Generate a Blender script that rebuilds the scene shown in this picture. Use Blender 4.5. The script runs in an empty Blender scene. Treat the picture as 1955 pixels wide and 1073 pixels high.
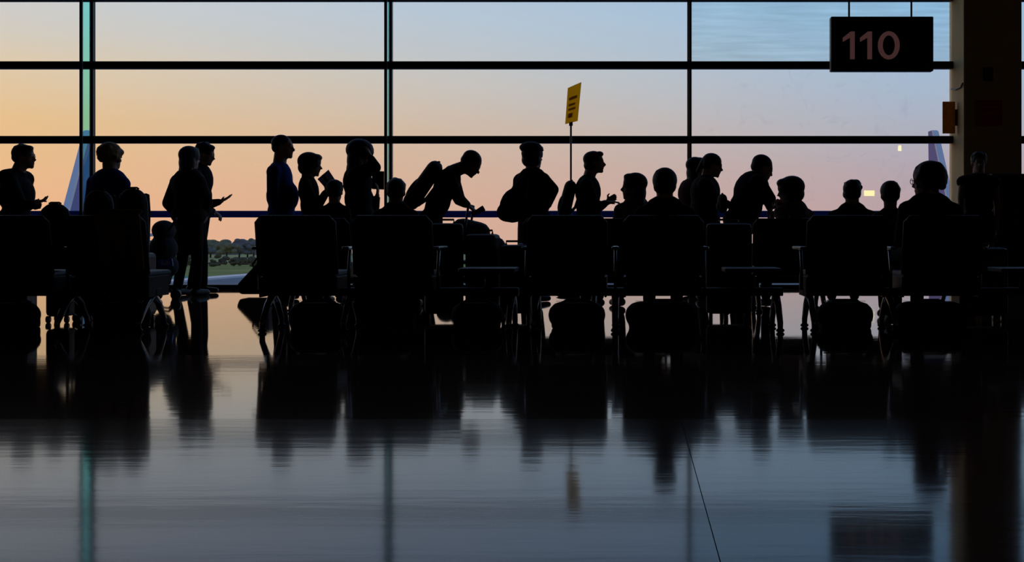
import bpy, math, random
import numpy as np
from mathutils import Vector, Matrix
random.seed(7)
S = bpy.context.scene
COL = S.collection
R_ = math.radians
# ------------------------------------------------------------------ camera
F = 2200.0; CX, CY = 1200.0, 440.0; CZ = 0.74          # focal length in pixels, principal point, eye height
cam = bpy.data.cameras.new('camera'); cam_o = bpy.data.objects.new('camera', cam); COL.objects.link(cam_o)
cam.sensor_fit = 'HORIZONTAL'; cam.sensor_width = 36.0; cam.lens = 36.0 * F / 1955.0
cam.shift_x = -(CX - 977.5) / 1955.0; cam.shift_y = -(536.5 - CY) / 1955.0
cam.clip_start = 0.05; cam.clip_end = 6000
cam_o.location = (0, 0, CZ); cam_o.rotation_euler = (R_(90), 0, 0)
S.camera = cam_o
S.view_settings.view_transform = 'Standard'; S.view_settings.look = 'None'
S.view_settings.exposure = 0.0; S.view_settings.gamma = 1.0; S.view_settings.use_curve_mapping = False

def lin(c): return tuple(((v/255.0)/12.92 if v/255.0 <= .04045 else ((v/255.0+.055)/1.055)**2.4) for v in c)
def W(px, py, Y): return np.array([(px-CX)/F*Y, Y, CZ + (CY-py)/F*Y])

# ------------------------------------------------------------------ dusk sky (warm on the left, towards the set sun; blue on the right)
world = bpy.data.worlds.new('dusk_sky'); S.world = world; world.use_nodes = True
nt = world.node_tree; nt.nodes.clear(); N = nt.nodes.new; L = nt.links.new
tc = N('ShaderNodeTexCoord'); sep = N('ShaderNodeSeparateXYZ'); L(tc.outputs['Generated'], sep.inputs[0])
def wmath(op, a, b=None, clamp=False):
    n = N('ShaderNodeMath'); n.operation = op; n.use_clamp = clamp
    for i, v in enumerate((a, b)):
        if v is None: continue
        if isinstance(v, (int, float)): n.inputs[i].default_value = v
        else: L(v, n.inputs[i])
    return n.outputs[0]
el = wmath('DIVIDE', wmath('ARCSINE', sep.outputs[2]), R_(90), True)
az = wmath('ABSOLUTE', wmath('ADD', wmath('ARCTAN2', sep.outputs[0], sep.outputs[1]), R_(32)))
mixf = N('ShaderNodeMapRange'); mixf.interpolation_type = 'LINEAR'
L(az, mixf.inputs[0]); mixf.inputs[1].default_value = 0.0; mixf.inputs[2].default_value = R_(46)
elr = wmath('POWER', el, 0.5)
def ramp(stops):
    r = N('ShaderNodeValToRGB'); L(elr, r.inputs[0]); e = r.color_ramp.elements
    for i, (deg, c) in enumerate(stops):
        p = math.sqrt(deg/90.0)
        k = e[i] if i < 2 else e.new(p)
        k.position = p; k.color = (*lin(c), 1)
    return r.outputs[0]
warm = ramp([(0, (240,181,138)), (1.6, (240,184,136)), (4.9, (235,192,136)), (7.3, (226,202,168)), (8.8, (214,204,190)), (11, (204,206,210)), (16, (172,182,202)), (40, (104,130,176)), (90, (62,90,138))])
cool = ramp([(0, (186,160,160)), (1.5, (184,161,166)), (3, (179,165,174)), (5, (173,176,190)), (7.2, (166,184,206)), (10.5, (154,188,218)), (16, (128,164,206)), (40, (84,120,176)), (90, (50,80,135))])
mx = N('ShaderNodeMix'); mx.data_type = 'RGBA'; L(mixf.outputs[0], mx.inputs[0]); L(warm, mx.inputs[6]); L(cool, mx.inputs[7])
bg = N('ShaderNodeBackground'); L(mx.outputs[2], bg.inputs[0]); bg.inputs[1].default_value = 1.12
wo = N('ShaderNodeOutputWorld'); L(bg.outputs[0], wo.inputs[0])

# ------------------------------------------------------------------ materials
MATS = {}
def mat(name, rgb, rough=.7, metal=0.0, var=.25, scale=30.0, spec=.5, emit=None, bump=0.0, stretch=None, alpha_tr=0.0, ior=1.5, sptint=(1,1,1), clear=0.0):
    if name in MATS: return MATS[name]
    m = bpy.data.materials.new(name); m.use_nodes = True; t = m.node_tree; p = t.nodes['Principled BSDF']
    c = lin(rgb)
    co = t.nodes.new('ShaderNodeTexCoord'); mp = t.nodes.new('ShaderNodeMapping'); t.links.new(co.outputs['Object'], mp.inputs[0])
    if stretch: mp.inputs['Scale'].default_value = stretch
    nz = t.nodes.new('ShaderNodeTexNoise'); nz.inputs['Scale'].default_value = scale; nz.inputs['Detail'].default_value = 4
    t.links.new(mp.outputs[0], nz.inputs['Vector'])
    cr = t.nodes.new('ShaderNodeValToRGB'); t.links.new(nz.outputs[0], cr.inputs[0])
    cr.color_ramp.elements[0].position = .3; cr.color_ramp.elements[1].position = .7
    cr.color_ramp.elements[0].color = (*[v*(1-var) for v in c], 1); cr.color_ramp.elements[1].color = (*[min(1, v*(1+var)) for v in c], 1)
    t.links.new(cr.outputs[0], p.inputs['Base Color'])
    p.inputs['Roughness'].default_value = rough; p.inputs['Metallic'].default_value = metal; p.inputs['IOR'].default_value = ior
    p.inputs['Specular IOR Level'].default_value = spec
    p.inputs['Specular Tint'].default_value = (*sptint, 1)
    if bump:
        b = t.nodes.new('ShaderNodeBump'); b.inputs['Strength'].default_value = 1.0; b.inputs['Distance'].default_value = bump
        t.links.new(nz.outputs[0], b.inputs['Height']); t.links.new(b.outputs[0], p.inputs['Normal'])
    if emit:
        p.inputs['Emission Color'].default_value = (*lin(emit[0]), 1); p.inputs['Emission Strength'].default_value = emit[1]
    if alpha_tr:
        tr = t.nodes.new('ShaderNodeBsdfTranslucent'); t.links.new(cr.outputs[0], tr.inputs[0])
        ms = t.nodes.new('ShaderNodeMixShader'); ms.inputs[0].default_value = alpha_tr
        t.links.new(p.outputs[0], ms.inputs[1]); t.links.new(tr.outputs[0], ms.inputs[2])
        t.links.new(ms.outputs[0], t.nodes['Material Output'].inputs[0])
    if clear:                                     # tinted sheet that lets some light straight through
        tp = t.nodes.new('ShaderNodeBsdfTransparent'); tp.inputs[0].default_value = (*c, 1)
        m3 = t.nodes.new('ShaderNodeMixShader'); m3.inputs[0].default_value = clear
        t.links.new(ms.outputs[0], m3.inputs[1]); t.links.new(tp.outputs[0], m3.inputs[2]); t.links.new(m3.outputs[0], t.nodes['Material Output'].inputs[0])
    MATS[name] = m; return m
def glass(name, tint, refl=1.0, streak=0.0, refl_smear=0.0):
    m = bpy.data.materials.new(name); m.use_nodes = True; t = m.node_tree; t.nodes.clear(); A = t.nodes.new
    o = A('ShaderNodeOutputMaterial'); tr = A('ShaderNodeBsdfTransparent'); gl = A('ShaderNodeBsdfGlossy'); gl.inputs['Roughness'].default_value = 0.0
    lw = A('ShaderNodeLayerWeight'); lw.inputs[0].default_value = .5
    pw = A('ShaderNodeMath'); pw.operation = 'POWER'; t.links.new(lw.outputs['Facing'], pw.inputs[0]); pw.inputs[1].default_value = 5.0
    ma = A('ShaderNodeMath'); ma.operation = 'MULTIPLY_ADD'; t.links.new(pw.outputs[0], ma.inputs[0]); ma.inputs[1].default_value = .96; ma.inputs[2].default_value = .04
    ml = A('ShaderNodeMath'); ml.operation = 'MULTIPLY'; t.links.new(ma.outputs[0], ml.inputs[0]); ml.inputs[1].default_value = refl
    ms = A('ShaderNodeMixShader'); t.links.new(ml.outputs[0], ms.inputs[0]); t.links.new(tr.outputs[0], ms.inputs[1]); t.links.new(gl.outputs[0], ms.inputs[2])
    tr.inputs[0].default_value = (*tint, 1); last = ms.outputs[0]
    co = A('ShaderNodeTexCoord')
    if streak:                                   # faint horizontal noise streaks in the tint of this pane
        mp = A('ShaderNodeMapping'); mp.inputs['Scale'].default_value = (.5, 1, 7); t.links.new(co.outputs['Object'], mp.inputs[0])
        nz = A('ShaderNodeTexNoise'); nz.inputs['Scale'].default_value = 2.4; nz.inputs['Detail'].default_value = 5; t.links.new(mp.outputs[0], nz.inputs[0])
        cr = A('ShaderNodeValToRGB'); t.links.new(nz.outputs[0], cr.inputs[0])
        cr.color_ramp.elements[0].position = .32; cr.color_ramp.elements[1].position = .7
        cr.color_ramp.elements[0].color = (*[v*(1-streak) for v in tint], 1); cr.color_ramp.elements[1].color = (*tint, 1)
        t.links.new(cr.outputs[0], tr.inputs[0])
    if refl_smear:                                    # pale noise streaks painted in for faint reflections and dirt
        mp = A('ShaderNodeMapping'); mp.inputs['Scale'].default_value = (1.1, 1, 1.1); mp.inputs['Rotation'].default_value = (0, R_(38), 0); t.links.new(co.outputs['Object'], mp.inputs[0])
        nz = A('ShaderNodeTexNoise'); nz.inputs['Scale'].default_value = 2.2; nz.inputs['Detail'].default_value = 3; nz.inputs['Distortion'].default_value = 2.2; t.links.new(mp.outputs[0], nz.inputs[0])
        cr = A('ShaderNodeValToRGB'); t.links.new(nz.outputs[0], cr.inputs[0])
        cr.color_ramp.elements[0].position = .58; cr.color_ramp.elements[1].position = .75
        cr.color_ramp.elements[0].color = (0, 0, 0, 1); cr.color_ramp.elements[1].color = (refl_smear, refl_smear, refl_smear, 1)
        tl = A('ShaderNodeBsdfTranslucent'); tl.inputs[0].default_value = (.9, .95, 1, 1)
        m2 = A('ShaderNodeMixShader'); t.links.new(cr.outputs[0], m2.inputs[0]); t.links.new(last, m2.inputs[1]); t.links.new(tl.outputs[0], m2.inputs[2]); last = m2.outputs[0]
    t.links.new(last, o.inputs[0]); return m

# ------------------------------------------------------------------ mesh helpers
def props(o, label=None, cat=None, group=None, kind=None):
    if label: o['label'] = label
    if cat: o['category'] = cat
    if group: o['group'] = group
    if kind: o['kind'] = kind
    return o
def empty(name, loc, label=None, cat=None, group=None, kind=None, rz=0.0):
    o = bpy.data.objects.new(name, None); COL.objects.link(o); o.location = [float(v) for v in loc]; o.rotation_euler = (0, 0, rz)
    o.empty_display_size = .1
    return props(o, label, cat, group, kind)
class MB:
    def __init__(s): s.v = []; s.f = []
    def add(s, v, f):
        n = len(s.v); s.v += [tuple(map(float, p)) for p in v]; s.f += [tuple(i+n for i in q) for q in f]; return s
    def box(s, a, b, rot=None, piv=None):
        (x0,y0,z0), (x1,y1,z1) = a, b
        v = [(x0,y0,z0),(x1,y0,z0),(x1,y1,z0),(x0,y1,z0),(x0,y0,z1),(x1,y0,z1),(x1,y1,z1),(x0,y1,z1)]
        if rot is not None:
            p = Vector(piv if piv is not None else ((x0+x1)/2,(y0+y1)/2,(z0+z1)/2)); v = [tuple(rot @ (Vector(q)-p) + p) for q in v]
        return s.add(v, [(0,3,2,1),(4,5,6,7),(0,1,5,4),(1,2,6,5),(2,3,7,6),(3,0,4,7)])
    def tube(s, pts, r, n=8, caps=True):
        pts = [np.array(p, float) for p in pts]; rs = r if isinstance(r, (list, tuple)) else [r]*len(pts)
        rings = []; ref = None
        for i, p in enumerate(pts):
            d = pts[min(i+1, len(pts)-1)] - pts[max(i-1, 0)]; d /= np.linalg.norm(d)
            if ref is None: ref = np.array([0,0,1.]) if abs(d[2]) < .9 else np.array([1.,0,0])
            u = np.cross(d, ref); u /= np.linalg.norm(u); w = np.cross(u, d); ref = w
            rings.append([p + rs[i]*(math.cos(2*math.pi*k/n)*u + math.sin(2*math.pi*k/n)*w) for k in range(n)])
        v = [q for g in rings for q in g]; f = []
        for i in range(len(pts)-1):
            for k in range(n): f.append((i*n+k, i*n+(k+1) % n, (i+1)*n+(k+1) % n, (i+1)*n+k))
        if caps: f.append(tuple(range(n-1, -1, -1))); f.append(tuple((len(pts)-1)*n+k for k in range(n)))
        return s.add(v, f)
    def prism(s, poly, d):                        # polygon of 3-D points pushed along d
        n = len(poly); d = np.array(d, float); v = [np.array(p, float) for p in poly]; v += [p+d for p in v]
        return s.add(v, [tuple(range(n-1, -1, -1)), tuple(range(n, 2*n))] + [(i, (i+1) % n, n+(i+1) % n, n+i) for i in range(n)])
    def ell(s, c, a, b, d, nu=14, nv=9):          # ellipsoid with axis vectors a, b, d
        c, a, b, d = (np.array(q, float) for q in (c, a, b, d)); v = [c-d]
        for j in range(1, nv):
            th = math.pi*j/nv
            for k in range(nu):
                ph = 2*math.pi*k/nu; v.append(c + math.sin(th)*(math.cos(ph)*a + math.sin(ph)*b) - math.cos(th)*d)
        v.append(c+d); f = []
        for k in range(nu): f.append((0, 1+(k+1) % nu, 1+k))
        for j in range(nv-2):
            for k in range(nu): f.append((1+j*nu+k, 1+j*nu+(k+1) % nu, 1+(j+1)*nu+(k+1) % nu, 1+(j+1)*nu+k))
        l = len(v)-1; o = 1+(nv-2)*nu
        for k in range(nu): f.append((o+k, o+(k+1) % nu, l))
        return s.add(v, f)
    def sph(s, c, r, nu=12, nv=8): return s.ell(c, (r,0,0), (0,r,0), (0,0,r), nu, nv)
    def cap(s, p0, p1, r0, r1, side=None, wide=1.0, nu=12):  # tapered round-ended limb; 'wide' stretches it along 'side'
        p0 = np.array(p0, float); p1 = np.array(p1, float); d = p1-p0; l = np.linalg.norm(d); d = d/l if l > 1e-6 else np.array([0,0,1.])
        ref = np.array(side, float) if side is not None else (np.array([0,0,1.]) if abs(d[2]) < .9 else np.array([1.,0,0]))
        u = ref - d*np.dot(ref, d); u /= np.linalg.norm(u); w = np.cross(d, u); rows = []
        for p, r, ths in ((p0, r0, (150, 120, 90)), (p1, r1, (90, 60, 30))):
            for th in ths:
                t = R_(th); rows.append([p + d*r*math.cos(t) + r*math.sin(t)*(math.cos(2*math.pi*k/nu)*u*wide + math.sin(2*math.pi*k/nu)*w) for k in range(nu)])
        v = [p0-d*r0] + [q for g in rows for q in g] + [p1+d*r1]; f = []; m = len(rows)
        for k in range(nu): f.append((0, 1+(k+1) % nu, 1+k))
        for j in range(m-1):
            for k in range(nu): f.append((1+j*nu+k, 1+j*nu+(k+1) % nu, 1+(j+1)*nu+(k+1) % nu, 1+(j+1)*nu+k))
        for k in range(nu): f.append((1+(m-1)*nu+k, 1+(m-1)*nu+(k+1) % nu, len(v)-1))
        return s.add(v, f)
    def mesh(s, name, off=(0,0,0)):
        me = bpy.data.meshes.new(name); o = np.array(off, float)
        me.from_pydata([tuple(np.array(p)-o) for p in s.v], [], s.f); me.update(); return me
    def build(s, name, m, parent=None, world=True, smooth=False, bevel=0.0):
        off = parent.location if (parent is not None and world) else (0,0,0)
        me = s.mesh(name, off); return link(name, me, m, parent, smooth, bevel)
def link(name, me, m, parent=None, smooth=False, bevel=0.0):
    o = bpy.data.objects.new(name, me); COL.objects.link(o)
    if m and not me.materials: me.materials.append(m)
    if parent is not None: o.parent = parent
    if smooth: me.shade_smooth()
    if bevel:
        b = o.modifiers.new('bevel', 'BEVEL'); b.width = bevel; b.segments = 2; b.limit_method = 'ANGLE'
    return o
JOBS = []                                        # soft shapes: several closed volumes fused into one surface, all evaluated at once
def soft(mb, name, m, parent, voxel=.014, smooth=4, kids=None):
    me = mb.mesh(name, parent.location if parent is not None else (0,0,0))
    o = link(name, me, m, parent)
    a = o.modifiers.new('fuse', 'REMESH'); a.mode = 'VOXEL'; a.voxel_size = voxel; a.use_smooth_shade = True
    if smooth: b = o.modifiers.new('relax', 'SMOOTH'); b.factor = .5; b.iterations = smooth
    JOBS.append((o, m, kids)); return o
def run_soft():
    bpy.context.view_layer.update(); dg = bpy.context.evaluated_depsgraph_get()
    for o, m, kids in JOBS:
        me = bpy.data.meshes.new_from_object(o.evaluated_get(dg)); o['_new'] = me.name
    for o, m, kids in JOBS:
        me = bpy.data.meshes[o['_new']]; del o['_new']; old = o.data; o.modifiers.clear(); o.data = me; nm = old.name; bpy.data.meshes.remove(old); me.name = nm
        if not me.materials: me.materials.append(m)
    import bmesh
    for o, m, kids in JOBS:                       # hands were fused at a finer size: join them into the body they belong to
        if not kids: continue
        bm = bmesh.new(); bm.from_mesh(o.data)
        for k in kids: bm.from_mesh(k.data)
        bm.to_mesh(o.data); bm.free(); o.data.shade_smooth()
        for k in kids: bpy.data.objects.remove(k)
def struct(o): o['kind'] = 'structure'; return o
def copy_tree(o, parent=None):
    c = o.copy(); COL.objects.link(c)
    if parent is not None: c.parent = parent
    for ch in [k for k in o.children]: copy_tree(ch, c)
    return c

# ================================================================== THE HALL
WY = 14.667; PXM = 150.0                           # window plane
def wx(px): return (px-CX)/PXM
XL, XR, YB, ZT = -14.6, 9.6, -6.0, 5.75
m_dark = mat('dark_plaster', (120,108,98), .9, var=.1)
m_ceil = mat('ceiling_paint', (112,104,98), .9, var=.1)
def floormat(name, rgb, rough, ior, bump, scale=6.0):
    return mat(name, rgb, rough, 0, .18, scale, .5, None, bump, (.35, 2.2, 1), 0, ior, (1,.88,.84))
f_far = floormat('polished_terrazzo', (96,66,52), .03, 2.5, .0003)
f_mid = floormat('worn_terrazzo', (112,78,64), .065, 1.6, .0004)
f_near = floormat('dull_terrazzo', (116,84,74),   .085, 1.35, .0004)
m_joint = mat('joint_filler', (52,46,50), .6)
fl = struct(MB().box((XL,YB,-.30), (XR,WY+.1,-.012)).build('floor', m_joint))
ys = [YB, 0.0, 4.52, 6.84, WY+.1]
for i in range(len(ys)-1):
    for x0, x1 in (((XL, .205), (.205, XR)) if ys[i] < 4.5 else ((XL, XR),)):
        g = .0013 if ys[i] < 4.5 else .001
        fm = f_near if ys[i] < 4.4 else (f_mid if ys[i] < 6.8 else f_far)
        MB().box((x0+g, ys[i]+g, -.012), (x1-g, ys[i+1]-g, 0)).build('floor_slab', fm, fl)
struct(MB().box((XL,YB,ZT), (XR,WY+.1,ZT+.2)).build('ceiling', m_ceil))
struct(MB().box((XL-.2,YB,-.3), (XL,WY+.1,ZT)).build('wall_left', m_dark))
struct(MB().box((XR,YB,-.3), (XR+.2,WY+.1,ZT)).build('wall_right', m_dark))
struct(MB().box((XL-.2,YB-.2,-.3), (XR+.2,YB,ZT+.2)).build('wall_back', m_dark))

# --- glazed wall: four bays left of the column, one to its right
m_frame = mat('dark_frame', (22,23,27), .45, .3, .15)
m_rail = mat('blue_grey_rail', (78,122,190), .4, 0, .12, alpha_tr=.5)
g_clear = glass('clear_glass', (.985,.99,.985))
g_blue = glass('tinted_glass', (.93,.99,1.0), 1.0, .10)
g_refl_smear = glass('reflection_smear_glass', (.98,.985,.985), 1.0, 0, .06)
g_fin = glass('green_glass', (.56,.975,.95), .5)
zc = [0, .947, 1.893, 2.84, 3.70, 4.65, 5.60]                    # transom centres
edges = [wx(175.5)-2*3.80, wx(175.5)-3.80, wx(175.5), wx(745.5), wx(1315.5), 4.116]
bays = [(edges[i], edges[i+1]) for i in range(5)] + [(4.85, 8.35)]
for bi, (x0, x1) in enumerate(bays):
    w = struct(empty('window_%d' % (bi+1), ((x0+x1)/2, WY, 0)))
    for r in range(6):
        g = g_clear
        if bi == 4 and r == 3: g = g_blue
        elif bi == 4 and r in (1, 2): g = g_refl_smear
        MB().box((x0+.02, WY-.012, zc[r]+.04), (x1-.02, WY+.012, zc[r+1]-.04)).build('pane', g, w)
    for r, z in enumerate(zc):
        h = .052 if r == 0 else .046
        if r == 1: MB().box((x0,WY-.10,z-.042), (x1,WY+.05,z+.042)).build('rail', m_rail, w, bevel=.012)
        else: MB().box((x0,WY-.06,z-h), (x1,WY+.05,z+h)).build('transom', m_frame, w, bevel=.006)
    if bi < 5:
        MB().box((x0-.022,WY-.02,0), (x0+.022,WY+.05,ZT)).build('mullion', m_frame, w)
        MB().box((x0-.006,WY-.275,.06), (x0+.006,WY-.02,ZT)).build('glass_fin', g_fin, w)
        MB().box((x0-.017,WY-.30,0), (x0+.017,WY-.275,ZT)).build('fin_edge', m_frame, w)
struct(MB().box((XL,WY-.1,0), (bays[0][0],WY+.1,ZT)).build('trim_1', m_dark))
struct(MB().box((8.35,WY-.1,0), (XR,WY+.1,ZT)).build('trim_2', m_dark))

# --- column at the right with what hangs on it
CF = 14.15
m_col = mat('beige_column_paint', (238,200,132), .75, var=.06, scale=5)
struct(MB().box((4.116,CF,0), (4.83,WY+.12,ZT)).build('column', m_col, bevel=.01))
p = W(1887, 216, CF)
rs = empty('wall_sign', (p[0],CF,p[2]), 'small dull red square sign on the face of the column', 'sign')
MB().box((p[0]-.165,CF-.02,p[2]-.155), (p[0]+.165,CF,p[2]+.155)).build('plate', mat('dull_red', (205,34,28), .6), rs, bevel=.008)
for k in range(3):
    z = p[2]+.07-.07*k; MB().box((p[0]-.11,CF-.024,z-.012), (p[0]+.11-.04*k,CF-.02,z+.012)).build('text_line', mat('red_text', (230,110,90), .6), rs)
p = W(1886, 142, CF)
sw = empty('alarm_box', (p[0],CF,p[2]), 'tiny dark box on the column above the red sign', 'alarm box')
MB().box((p[0]-.06,CF-.03,p[2]-.085), (p[0]+.06,CF,p[2]+.085)).build('case', mat('alarm_case', (60,50,40), .6), sw, bevel=.01)
MB().ell((p[0],CF-.03,p[2]+.03), (.02,0,0), (0,.012,0), (0,0,.02)).build('button', mat('alarm_button', (120,40,30), .5), sw, smooth=True)
a, b = W(1801, 194, CF+.3), W(1815, 255, CF+.3)
ys_ = empty('projecting_sign', (4.06,CF+.3,a[2]), 'dark yellow sign projecting from the left side of the column', 'sign')
MB().box((a[0]-.01,CF+.29,b[2]), (4.095,CF+.31,a[2])).build('panel', mat('mustard_panel', (190,140,24), .6, alpha_tr=.6), ys_, bevel=.006)
MB().box((4.095,CF+.28,b[2]+.1), (4.116,CF+.32,a[2]-.1)).build('bracket', m_frame, ys_)
pts = [W(1815,170,CF+.5), W(1822,171,CF+.3), W(1832,166,CF+.08), W(1838,159,CF-.012)]
pts[0][0] = pts[1][0] = pts[2][0] = 4.104
props(MB().tube(pts, .010, 6).build('cable', m_frame, None, smooth=True), 'short thin cable looped round the corner of the column', 'cable')

# --- hanging gate sign
SY = 14.0
a, b = W(1585,33,SY), W(1780,137,SY)
sg = empty('gate_sign', ((a[0]+b[0])/2, SY, b[2]), 'black hanging gate sign reading 110', 'sign')
MB().box((a[0],SY-.06,b[2]), (b[0],SY+.06,a[2])).build('panel', mat('sign_black', (16,15,17), .5), sg, bevel=.012)
for px in (1621, 1740):
    q = W(px, 33, SY); MB().tube([(q[0],SY,a[2]-.02), (q[0],SY,ZT)], .012, 8).build('rod', m_frame, sg, smooth=True)
m_dig = mat('digit_face', (150,120,118), .5, emit=((205,140,140), .075))
def digit1(x):
    P = [(x, 60), (x+11, 60), (x+11, 113), (x, 113), (x, 73), (x-14, 82), (x-14, 74)]
    P = [(x+12,60),(x+12,113),(x+3,113),(x+3,72),(x-11,80),(x-11,72),(x+4,60)]
    return [W(u, v, SY-.0665) for u, v in P]
for x in (1620, 1653):
    MB().prism(digit1(x), (0,.006,0)).build('digit', m_dig, sg)
mb = MB(); n = 28
ring = []
for k in range(n):
    t = 2*math.pi*k/n; c, s_ = math.cos(t), math.sin(t)
    ring.append((W(1697+21*c, 86.5+27*s_, SY-.0665), W(1697+11.5*c, 86.5+19*s_, SY-.0665)))
v = []; f = []
for o_, i_ in ring: v += [o_, i_, o_+np.array([0,.006,0]), i_+np.array([0,.006,0])]
for k in range(n):
    A, B = 4*k, 4*((k+1) % n); f += [(A,B,B+1,A+1), (A+2,A+3,B+3,B+2), (A,A+2,B+2,B), (A+1,B+1,B+3,A+3)]
mb.add(v, f).build('digit', m_dig, sg)

# --- yellow card on a stand in the queue
Y = 12.9; fz = 0.0
base = W(1090, 400, Y)
st = empty('sign_stand', (base[0], Y, 0), 'yellow card on a tall thin metal stand above the queue', 'sign stand')
m_pole = mat('brushed_pole', (120,112,108), .35, .6)
MB().tube([(base[0],Y,.03), (base[0],Y,W(0,235,Y)[2])], .011, 8).build('pole', m_pole, st, smooth=True)
MB().ell((base[0],Y,.012), (.17,0,0), (0,.17,0), (0,0,.02), 20, 6).build('base', m_frame, st, smooth=True)
MB().box((base[0]-.02,Y-.02,W(0,240,Y)[2]), (base[0]+.02,Y+.02,W(0,233,Y)[2])).build('clamp', m_frame, st)
m_yel = mat('yellow_card', (255,214,30), .6, var=.12, scale=9, alpha_tr=.93, clear=.38)
dpt = .16
q = [W(1079,237,Y-dpt), W(1102,231,Y+dpt), W(1109,157,Y+dpt), W(1084,168,Y-dpt)]
MB().prism(q, (.006,-.003,0)).build('card', m_yel, st)
m_ydk = mat('card_print', (190,140,12), .6, alpha_tr=.8, clear=.3)
ca = [np.array(v) for v in q]
def onc(u, v): return (ca[0]*(1-u)+ca[1]*u)*(1-v) + (ca[3]*(1-u)+ca[2]*u)*v + np.array([-.004,-.004,0])
for v0, v1, u1 in ((.62,.70,.8), (.46,.52,.7), (.34,.40,.75), (.14,.26,.55)):
    MB().prism([onc(.18,v0), onc(u1,v0), onc(u1,v1), onc(.18,v1)], (.002,-.001,0)).build('printed_line', m_ydk, st)

# --- small lit wayfinding lamps on the back wall (seen only as reflections in the glass)
m_lamp = mat('lit_yellow', (255,232,90), .5, emit=((255,232,90), 11.0))
for (px, py, w_, h_, lab) in ((1659,369,.16,.085,'small lit yellow exit panel low on the back wall'), (1717,283,.05,.085,'tiny lit yellow lamp high on the back wall')):
    vy = 2*WY-YB; q = W(px, py, vy)
    o = empty('wall_lamp', (q[0], YB, q[2]), lab, 'lamp')
    MB().box((q[0]-w_-.02,YB,q[2]-h_-.02), (q[0]+w_+.02,YB+.04,q[2]+h_+.02)).build('housing', m_frame, o)
    MB().box((q[0]-w_,YB+.04,q[2]-h_), (q[0]+w_,YB+.05,q[2]+h_)).build('diffuser', m_lamp, o)

# ================================================================== OUTSIDE
def gz(Y): return -5.0 if Y < 140 else (-5.0-2.5*(Y-140)/210 if Y < 350 else -7.5-11*min(1, (Y-350)/550))
m_grass = mat('airfield_grass', (156,150,52), .95, var=.35, scale=.05)
m_grass2 = mat('pale_meadow', (186,172,92), .95, var=.2, scale=.05)
m_apron = mat('apron_concrete', (120,118,124), .85, var=.12, scale=.3)
m_green = mat('green_strip', (46,150,112), .9, var=.1, scale=.2)
def strip(name, y0, y1, m, dz=0.0, x0=-600, x1=500, n=1):
    mb = MB(); v = []; f = []
    for i in range(n+1):
        y = y0+(y1-y0)*i/n; v += [(x0,y,gz(y)+dz), (x1,y,gz(y)+dz), (x1,y,gz(y)+dz-1), (x0,y,gz(y)+dz-1)]
    for i in range(n):
        A, B = 4*i, 4*i+4; f += [(A,A+1,B+1,B), (A+3,B+3,B+2,A+2), (A,B,B+3,A+3), (A+1,A+2,B+2,B+1)]
    f += [(0,3,2,1), (4*n,4*n+1,4*n+2,4*n+3)]
    return struct(mb.add(v, f).build(name, m))
strip('apron', 18, 138, m_apron)
strip('painted_strip', 138, 147, m_green)
strip('airfield', 147, 255, m_grass, n=6)
strip('meadow', 255, 960, m_grass2, n=24, x0=-1800, x1=1400)
def foliage(seed, c, rx, rz, n, m, name, parent):
    rnd = random.Random(seed); mb = MB()
    for i in range(n):
        a = rnd.uniform(0, 6.283); r = rnd.uniform(.1, .8); h = rnd.uniform(-.7, .75); k = rnd.uniform(.28, .5)
        k2 = math.sqrt(max(.05, 1-h*h))
        mb.ell((c[0]+rx*r*k2*math.cos(a), c[1]+rx*r*k2*math.sin(a), c[2]+rz*h), (rx*k*rnd.uniform(.8,1.2),0,0), (0,rx*k,0), (0,0,rz*k*rnd.uniform(.7,1)), 8, 6)
    o = soft(mb, name, m, parent, rx*.055, 1); return o
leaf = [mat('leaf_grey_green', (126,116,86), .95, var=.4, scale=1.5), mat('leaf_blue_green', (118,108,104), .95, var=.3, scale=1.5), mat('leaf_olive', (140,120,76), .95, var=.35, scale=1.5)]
m_bark = mat('bark', (70,58,48), .95, var=.3)
TL = ['rounded grey-green tree', 'broad bluish tree', 'small olive tree']
for i in range(16):
    px = 296 + i*17.5 + random.uniform(-5,5); Y = 318+18*(i % 4); kind = (1,0,2,0,1)[i % 5]
    top = (461,456,463,458,465)[i % 5] + random.uniform(-2,2)
    if 440 < px < 464: top = 455
    x = (px-CX)/F*Y; z0 = gz(Y); zt = W(0, top, Y)[2]; h = zt-z0; rx = random.uniform(2.6,4.4)
    t = empty('tree', (x,Y,z0), '%s in the far tree line beyond the airfield' % TL[kind], 'tree', 'trees beyond the airfield')
    MB().tube([(x,Y,z0-.2), (x+.1,Y,z0+h*.3), (x,Y,z0+h*.6)], [.3,.2,.1], 7).build('trunk', m_bark, t, smooth=True)
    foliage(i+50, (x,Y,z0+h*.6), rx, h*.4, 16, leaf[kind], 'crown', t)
m_hedge = mat('dark_shrub', (92,80,56), .95, var=.4, scale=2)
for i in range(14):
    px = 318 + i*14 + random.uniform(-4,4); Y = 210+9*(i % 3); x = (px-CX)/F*Y; z0 = gz(Y); h = (1.9, 1.5, 2.4, 2.0, 1.7)[i % 5]
    t = empty('bush', (x,Y,z0), 'low dark bush on the edge of the airfield grass', 'bush', 'bushes along the airfield')
    MB().tube([(x,Y,z0-.1), (x,Y,z0+h*.5)], .06, 6).build('stem', m_bark, t)
    foliage(i+90, (x,Y,z0+h*.45), random.uniform(1.0,1.45), h*.5, 10, m_hedge, 'foliage', t)
mb = MB(); rnd = random.Random(3)
for i in range(150):
    x = -900+i*11+rnd.uniform(-4,4); Y = rnd.uniform(900,960); h = rnd.uniform(4,8); mb.ell((x,Y,-18.6), (rnd.uniform(8,14),0,0), (0,9,0), (0,0,h), 10, 8)
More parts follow.
